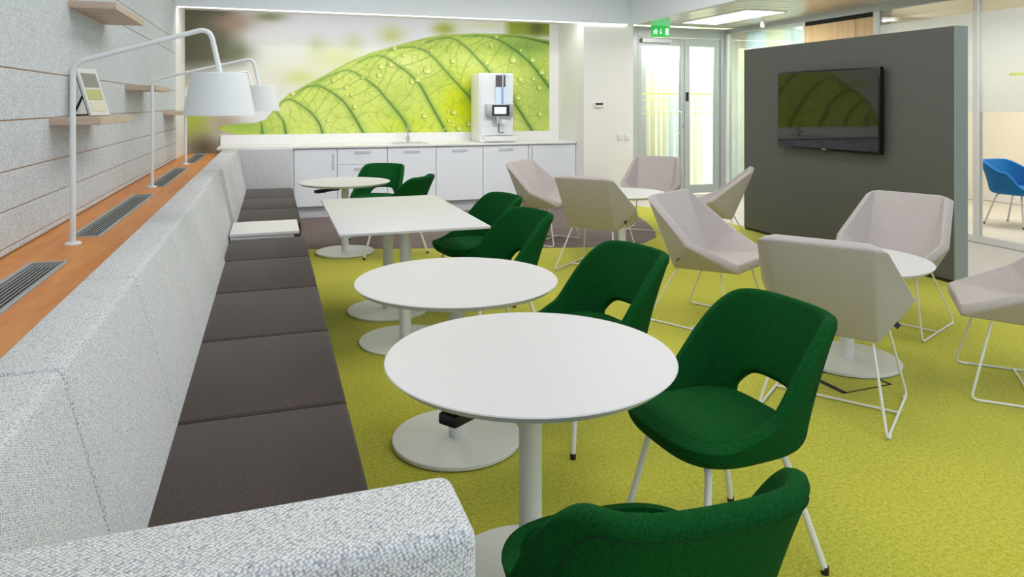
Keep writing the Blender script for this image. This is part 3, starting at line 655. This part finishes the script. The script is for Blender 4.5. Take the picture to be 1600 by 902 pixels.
# ================================================================== SOFAS
SX0, SX1, ZS = -0.30, 0.252, 0.46
def back_module(y0, y1, xr, xf, p, zt=0.95):
    prof = [(-0.563, 0.12), (-0.563, zt), (xr, zt), (xf, ZS - 0.02), (xf + 0.02, 0.20), (xf + 0.02, 0.12)]
    return obj('back_cushion', prism(prof, 'y', y0 + 0.003, y1 - 0.003, 0.013, 3), 'sofa', p)
def seat_module(y0, y1, p):
    return obj('seat_cushion', B(SX0, SX1, y0 + .0015, y1 - .0015, 0.30, ZS, 0.02, 4), 'seat_brown', p)
s1 = thing('sofa', 'long grey tweed bench sofa with dark brown seats along the ledge', 'sofa', (0, 0, 0))
ys = [1.045, 1.70, 2.54, 3.38, 4.22, 5.07, 5.85]
for a, b in zip(ys, ys[1:]): seat_module(a, b, s1)
yb2 = [1.045, 1.70, 2.54, 3.38, 4.22, 5.07]
for a, b in zip(yb2, yb2[1:]): back_module(a, b, -0.412, -0.285, s1)
back_module(5.07, 6.47, -0.425, -0.31, s1)
obj('end_panel', B(-0.563, 0.255, 0.885, 1.042, 0.05, 0.95, 0.022, 5), 'sofa', s1)
obj('base', B(-0.5, 0.19, 1.05, 5.84, 0.0, 0.30), 'dark_gap', s1, False)
s2 = thing('sofa', 'short grey tweed bench sofa ending at the kitchen cabinets', 'sofa', (0, 0, 0))
ys = [6.55, 7.47, 8.33, 9.28]
for a, b in zip(ys, ys[1:]): seat_module(a, b, s2); back_module(a, b, -0.385, -0.285, s2)
obj('end_panel', B(-0.50, 0.255, 9.285, 9.44, 0.05, 0.955, 0.022, 5), 'sofa', s2)
obj('base', B(-0.5, 0.19, 6.56, 9.28, 0.0, 0.30), 'dark_gap', s2, False)
t = thing('side_table', 'white boxy side table set between the two sofas', 'table', (-0.08, 6.15, 0))
obj('top', B(-0.225, 0.29, -0.28, 0.30, 0.475, 0.50, 0.003, 1), 'white', t, False); obj('body', B(-0.22, 0.25, -0.27, 0.28, 0.0, 0.475), 'white', t, False)

# ================================================================== TABLES
def round_table(loc, h, r, lb, lever=None, rb=0.287, grp='round tables at the sofa', colr=0.036):
    t = thing('round_table', lb, 'table', (loc[0], loc[1], 0), 0, grp)
    obj('tabletop', LT([(0, h - 0.024), (r - 0.022, h - 0.024), (r - 0.002, h - 0.006), (r, h - 0.003), (r - 0.003, h), (0, h)], 96), 'tabletop', t, True, 30)
    obj('column', LT([(0, 0.02), (colr, 0.02), (colr, h - 0.024), (0, h - 0.024)], 32), 'white_metal', t)
    obj('base_plate', LT([(0, 0.004), (rb - 0.004, 0.004), (rb, 0.007), (rb, 0.020), (rb - 0.004, 0.023), (0, 0.023)], 72), 'white_metal', t, True, 30)
    obj('glide_ring', LT([(0, 0), (rb - 0.012, 0), (rb - 0.012, 0.005), (0, 0.005)], 48), 'black', t)
    obj('mounting_plate', B(-0.09, 0.09, -0.09, 0.09, h - 0.036, h - 0.024), 'black', t, False)
    if lever:
        bm = prism([(0.30, -0.036), (0.40, -0.03), (0.40, 0.03), (0.30, 0.036), (0.27, 0.012), (0.08, 0.012), (0.08, -0.012), (0.27, -0.012)], 'z', h - 0.078, h - 0.048, 0.005, 2)
        bmesh.ops.rotate(bm, verts=bm.verts, cent=(0, 0, 0), matrix=Matrix.Rotation(math.radians(lever), 3, 'Z'))
        obj('height_lever', bm, 'black', t)
    return t
round_table((0.765, 2.08), 0.72, 0.45, 'white round table beside the seat nearest the sofa arm, with black lever', 216)
round_table((0.785, 3.085), 0.72, 0.45, 'white round table between the other round table and the rectangular table')
round_table((0.705, 7.34), 0.72, 0.45, 'white round table near the kitchen cabinets with two green chairs', 222)
t = thing('rectangular_table', 'white rectangular table on two columns beside the sofa', 'table', (0.815, 4.92, 0))
obj('tabletop', B(-0.45, 0.45, -0.785, 0.785, 0.742, 0.76, 0.004, 2), 'tabletop', t)
for yy in (-0.44, 0.27):
    obj('column', LT([(0, 0.02), (0.036, 0.02), (0.036, 0.742), (0, 0.742)], 32, (-0.01, yy, 0)), 'white_metal', t)
    obj('base_plate', LT([(0, 0.0), (0.287, 0.0), (0.29, 0.004), (0.29, 0.012), (0.287, 0.015), (0, 0.02)], 72, (-0.01, yy, 0)), 'white_metal', t, True, 30)
round_table((3.385, 6.50), 0.60, 0.45, 'low white round table among grey lounge chairs near the glass door', None, 0.29, 'low round lounge tables', 0.04)
round_table((3.19, 3.31), 0.60, 0.45, 'low white round table among pinkish lounge chairs in front of the television wall', None, 0.29, 'low round lounge tables', 0.04)

# ================================================================== GREEN CHAIRS
def sstep(a, b, x):
    t = min(1, max(0, (x - a) / (b - a))); return t * t * (3 - 2 * t)
def shell_point(ph, t, P):
    """ph: 0 front .. pi back, signed; t: 0 seat rim .. 1 rim of the wall.  Returns mid-surface point"""
    al = abs(ph) / PI
    hw, fr, rr = P['hw'], P['front'], P['rear']
    cx, cy = math.sin(ph), math.cos(ph)
    ax, ay = hw, (fr if cy > 0 else rr); e = 3.4
    R = (abs(cx / ax) ** e + abs(cy / ay) ** e) ** (-1 / e)
    x, y = cx * R, cy * R
    h = P['h'](al)
    back = sstep(0.55, 0.80, al)
    z = P['zs'] + h * t
    lean = P['lean'] * back * t ** 1.25
    flare = (0.030 * (1 - back) * (h / 0.1 if h < 0.1 else 1.0)) * t
    y2 = y - lean + cy * flare; x2 = x * (1 + P.get('flare', 0.10) * back * t) + cx * flare
    y2 -= 0.02 * back * (1 - (x / hw) ** 2) * t                      # back is hollowed
    return Vector((x2, y2, z))
def chair_shell(P, nphi=64, nrow=16):
    bm = bmesh.new(); cen = bm.verts.new((0, 0, P['zs'] - 0.045)); rings = []
    phs = [2 * PI * k / nphi - PI for k in range(nphi)]
    def ring(fn): rings.append([bm.verts.new(fn(ph)) for ph in phs])
    for s, dz in ((0.35, -0.045), (0.68, -0.044), (0.88, -0.036), (0.97, -0.02)):
        ring(lambda ph: Vector((shell_point(ph, 0, P).x * s, shell_point(ph, 0, P).y * s, P['zs'] + dz)))
    nl = 4; a0, TT = P['a0'], P['T']
    def tmap(ph, k):
        a = PI - abs(ph); u = a / a0
        T = 0.03 + (TT - 0.03) * max(0.0, 1 - abs(u) ** 4) ** 0.5 if u < 1 else 0.03 + (TT - 0.03) * sstep(1.0, 2.2, u)
        return T * k / nl if k <= nl else T + (1 - T) * (k - nl) / (nrow - nl)
    for k in range(nrow + 1): ring(lambda ph: shell_point(ph, tmap(ph, k), P))
    for k in range(nphi): bm.faces.new((cen, rings[0][k], rings[0][(k + 1) % nphi]))
    for i, (a, b) in enumerate(zip(rings, rings[1:])):
        for k in range(nphi):
            pm = abs(phs[k] + PI / nphi); row = i - 4
            if pm > PI: pm = 2 * PI - pm
            if 0 <= row < nl and PI - pm < a0: continue
            bm.faces.new((a[k], b[k], b[(k + 1) % nphi], a[(k + 1) % nphi]))
    bmesh.ops.recalc_face_normals(bm, faces=bm.faces)
    return bake(bm, [('SOLIDIFY', {'thickness': P['thick'], 'offset': 0.0, 'use_even_offset': False}), ('SUBSURF', {'levels': 1, 'render_levels': 1})])
def seat_pad(P):
    bm = bmesh.new(); n = 52; rings = []; phs = [2 * PI * k / n - PI for k in range(n)]
    rows_ = [(0.90, -0.02), (0.955, 0.004), (0.955, 0.022), (0.90, 0.036), (0.70, 0.046), (0.35, 0.042)]
    for s, dz in rows_: rings.append([bm.verts.new((shell_point(ph, 0, P).x * s * 0.97, shell_point(ph, 0, P).y * s + 0.004, P['zs'] - 0.012 + dz)) for ph in phs])
    c = bm.verts.new((0, 0, P['zs'] - 0.012 + 0.038)); b0 = bm.verts.new((0, 0, P['zs'] - 0.04))
    for a, b in zip(rings, rings[1:]):
        for k in range(n): bm.faces.new((a[k], a[(k + 1) % n], b[(k + 1) % n], b[k]))
    for k in range(n): bm.faces.new((rings[-1][k], rings[-1][(k + 1) % n], c)); bm.faces.new((rings[0][(k + 1) % n], rings[0][k], b0))
    bmesh.ops.recalc_face_normals(bm, faces=bm.faces)
    return bake(bm, [('SUBSURF', {'levels': 1, 'render_levels': 1})])
def chair_legs(t, spread=0.225, z0=0.385):
    for sx in (-1, 1):
        for sy in (-1, 1):
            foot = Vector((sx * spread, 0.215 if sy > 0 else -0.255, 0.012)); top = Vector((sx * 0.155, sy * 0.145, z0)); inn = Vector((sx * 0.06, sy * 0.11, z0 + 0.004))
            lg = obj('leg', TB(fillet([inn, top, foot], 0.05, 7), 0.0115, 12), 'white_metal', t)
            obj('foot_cap', TB([foot + Vector((0, 0, 0.012)), foot - Vector((0, 0, 0.012))], 0.0125, 12), 'black', lg)
def make_chair(name, lb, P, m, grp):
    t = thing(name, lb, 'chair', (0, 0, 0), 0, grp)
    sh = obj('shell', chair_shell(P), m, t, True, 180); obj('seat_pad', seat_pad(P), m, t, True, 180)
    path = []
    for k in range(60):
        ph = PI - 1.02 + 2.04 * k / 59; ph2 = ph if ph <= PI else ph - 2 * PI
        u = abs(k / 59 * 2 - 1); tt = 0.90 - 0.50 * max(0, (u - 0.72) / 0.28) ** 2
        p = shell_point(ph2, tt, P); q = shell_point(ph2, tt - 0.05, P); nrm = Vector((p.x * 0.9, p.y, 0)).normalized()
        path.append(p + nrm * (P['thick'] * 0.5 + 0.0005))
    obj('piping', TB(path, 0.0028, 6), 'piping' if m == 'green' else m, sh)
    for sg in (-1, 1):
        sp = []
        for k in range(24):
            tt = 0.14 + 0.72 * k / 23; p = shell_point(sg * (PI - 1.02 + 0.16 * (k / 23)), tt, P)
            sp.append(p - Vector((p.x * 0.9, p.y, 0)).normalized() * (P['thick'] * 0.5 + 0.0006))
        obj('seam', TB(sp, 0.0022, 6), 'piping' if m == 'green' else m, sh)
    chair_legs(t); return t
GP = dict(hw=0.235, front=0.235, rear=0.225, zs=0.45, lean=0.125, thick=0.044,
          h=lambda al: 0.022 + 0.060 * sstep(0.30, 0.55, al) + 0.275 * sstep(0.50, 0.74, al),
          a0=0.60, T=0.25)
gc = make_chair('upholstered_chair', '', GP, 'green', 'green shell chairs at the sofa tables')
def place(i, c, ang, lb):
    rz = math.radians(ang - 90)
    if i == 0: gc.location = (c[0], c[1], 0); gc.rotation_euler = (0, 0, rz); gc['label'] = lb; return gc
    return dup(gc, (c[0], c[1], 0), rz, lb)
place(0, (1.405, 2.035), 184, 'green shell chair facing the sofa across the round table nearest the sofa arm')
place(1, (0.745, 1.40), 88, 'green shell chair with its back to the sofa end panel side, facing along the sofa')
place(2, (1.38, 3.02), 190, 'green shell chair facing the sofa across the middle round table')
place(3, (1.32, 4.30), 190, 'green shell chair at the rectangular table, closer to the round tables')
place(4, (1.41, 5.14), 190, 'green shell chair at the rectangular table, closer to the kitchen')
place(5, (1.115, 8.07), 241, 'green shell chair at the round table with its back to the kitchen drawers')
place(6, (1.15, 7.0), 146, 'green shell chair at the kitchen round table, turned away from the lounge chairs')

# blue armchair in the office behind the glass
BP = dict(hw=0.265, front=0.235, rear=0.225, zs=0.45, lean=0.10, thick=0.042,
          h=lambda al: 0.022 + 0.20 * sstep(0.24, 0.46, al) + 0.13 * sstep(0.50, 0.76, al), a0=0.6, T=0.25)
bc = make_chair('office_armchair', 'blue upholstered armchair in the office behind the glass', BP, 'blue', 'office chairs')
bc.location = (8.74, 6.32, 0); bc.rotation_euler = (0, 0, math.radians(-86 - 90)); del bc['group']

# ================================================================== LOUNGE CHAIRS
def lounge_shell():
    bm = bmesh.new(); V = {}
    for s, k in ((-1, 'L'), (1, 'R')):
        V['A' + k] = bm.verts.new((s * 0.235, -0.345, 0.85)); V['O' + k] = bm.verts.new((s * 0.295, -0.315, 0.838))
        V['B' + k] = bm.verts.new((s * 0.365, 0.03, 0.565)); V['D' + k] = bm.verts.new((s * 0.225, -0.145, 0.375)); V['C' + k] = bm.verts.new((s * 0.265, 0.345, 0.415))
    f = bm.faces.new
    f([V['AL'], V['AR'], V['DR'], V['DL']]); f([V['DL'], V['DR'], V['CR'], V['CL']])
    f([V['AR'], V['OR'], V['BR'], V['DR']]); f([V['DR'], V['BR'], V['CR']])
    f([V['OL'], V['AL'], V['DL'], V['BL']]); f([V['BL'], V['DL'], V['CL']])
    bmesh.ops.recalc_face_normals(bm, faces=bm.faces)
    back = [x for x in bm.faces if abs(x.normal.x) < 0.1 and abs(x.normal.z) < 0.8][0]
    if back.normal.y < 0: bmesh.ops.reverse_faces(bm, faces=bm.faces)
    return bake(bm, [('SOLIDIFY', {'thickness': 0.055, 'offset': 1.0, 'use_even_offset': True}), ('BEVEL', {'width': 0.014, 'segments': 3, 'limit_method': 'ANGLE', 'angle_limit': math.radians(18)})])
def make_lounge(lb):
    t = thing('lounge_chair', lb, 'lounge chair', (0, 0, 0), 0, 'faceted lounge chairs')
    obj('shell', lounge_shell(), 'lounge', t, True, 30)
    for s in (-1, 1):
        rod = fillet([(s * 0.20, -0.13, 0.372), (s * 0.285, -0.315, 0.008), (s * 0.292, 0.30, 0.008), (s * 0.215, 0.20, 0.392)], 0.035, 6)
        lg = obj('sled_leg', TB(rod, 0.0065, 8), 'white_metal', t)
        for yy in (-0.27, 0.255): obj('glide', B(s * 0.288 - 0.009, s * 0.288 + 0.009, yy - 0.018, yy + 0.018, 0.0, 0.012, 0.003, 1), 'white_metal', lg)
    obj('crossbar', TB([(-0.288, 0.02, 0.012), (0.288, 0.02, 0.012)], 0.006, 8), 'white_metal', t)
    dB, dD = Vector((0.365, 0.03, 0.565)), Vector((0.225, -0.145, 0.375)); ax = (dB - dD).normalized(); ou = Vector((0.62, -0.30, -0.40)).normalized(); q = dD.lerp(dB, 0.45)
    bm = bmesh.new(); nn = ax.cross(ou).normalized() * 0.0015
    c8 = [bm.verts.new(q + ax * a + ou * b + nn * c) for c in (-1, 1) for a, b in ((-0.014, -0.004), (0.014, -0.004), (0.014, 0.020), (-0.014, 0.020))]
    for fc in ((0, 1, 2, 3), (7, 6, 5, 4), (0, 4, 5, 1), (1, 5, 6, 2), (2, 6, 7, 3), (3, 7, 4, 0)): bm.faces.new([c8[i] for i in fc])
    obj('fabric_tag', bm, 'black', t, False)
    return t
L = [((2.68, 2.87), 36, 'lounge chair with its back to the green chairs, at the television-wall table'),
     ((2.88, 4.24), -62, 'lounge chair between the two low tables, facing the television-wall table'),
     ((4.03, 3.78), 203, 'lounge chair standing against the television wall'),
     ((3.77, 2.66), 136, 'lounge chair with its back to the glazed office, by the television-wall table'),
     ((2.83, 5.90), 40, 'lounge chair with its back to the green chairs, at the glass-door table'),
     ((2.84, 7.30), -52, 'lounge chair with its back to the kitchen cabinets'),
     ((4.25, 7.42), 227, 'lounge chair with its back to the glass double door'),
     ((4.27, 6.12), 141, 'lounge chair with its back to the dark wall, at the glass-door table')]
lc = make_lounge('')
for i, (c, a, lb) in enumerate(L):
    if i == 0: lc.location = (c[0], c[1], 0); lc.rotation_euler = (0, 0, math.radians(a - 90)); lc['label'] = lb
    else: dup(lc, (c[0], c[1], 0), math.radians(a - 90), lb)

# ================================================================== DARK PARTITION WITH TELEVISION
t = thing('partition_wall', 'charcoal free-standing partition wall carrying the television', 'partition', (5.455, 5.80, 0))
obj('panel', B(-0.07, 0.07, -1.38, 1.395, 0.03, 2.154), 'darkpanel', t, False)
obj('edge_cap', B(-0.071, 0.071, -1.39, -1.38, 0.0, 2.155), 'panelcap', t, False); obj('plinth', B(-0.06, 0.06, -1.38, 1.395, 0, 0.03), 'black', t, False)
t = thing('television', 'black flat television mounted on the charcoal partition wall', 'television', (5.385, 5.81, 1.03))
obj('bracket', B(-0.03, 0.0, -0.25, 0.25, 0.2, 0.6), 'black', t, False)
obj('housing', B(-0.075, -0.03, -0.70, 0.70, 0, 0.82, 0.006, 2), 'tvframe', t)
obj('screen', B(-0.0775, -0.0745, -0.682, 0.682, 0.025, 0.802), 'screen', t, False)
obj('logo_plate', B(-0.079, -0.0765, -0.03, 0.03, 0.008, 0.018), 'grey_metal', t, False)

# floor box
t = thing('floor_box', 'flush carpeted floor socket box with a dark rim beneath the low table', 'floor box', (2.97, 3.06, 0), math.radians(2))
for a in ((-0.17, 0.17, -0.12, -0.115), (-0.17, -0.14, -0.12, 0.14), (0.155, 0.17, -0.12, 0.14), (-0.17, 0.17, 0.135, 0.14)): obj('rim', B(*a, 0.0, 0.003), 'black', t, False)

# office desk and things behind the glass
t = thing('office_desk', 'white desk in the office behind the blue armchair', 'desk', (9.55, 5.55, 0))
obj('desktop', B(-0.4, 0.9, -0.7, 0.7, 0.70, 0.725, 0.003, 1), 'white', t, False)
for x in (-0.34, 0.84):
    for yy in (-0.64, 0.64): obj('leg', TB([(x, yy, 0), (x, yy, 0.70)], 0.02, 10), 'white_metal', t)
t = thing('storage_box', 'pale cardboard storage box on the office desk', 'box', (9.5, 6.0, 0.726))
obj('box', B(-0.2, 0.2, -0.16, 0.16, 0, 0.24, 0.004, 1), mat('box_cream', srgb(226, 220, 208), 0.7), t, False); obj('lid', B(-0.21, 0.21, -0.17, 0.17, 0.22, 0.262, 0.004, 1), mat('box_lid', srgb(178, 172, 162), 0.6), t, False)
obj('handle', TB(fillet([(-0.06, 0, 0.26), (-0.06, 0, 0.34), (0.06, 0, 0.34), (0.06, 0, 0.26)], 0.03), 0.012), 'black', t)
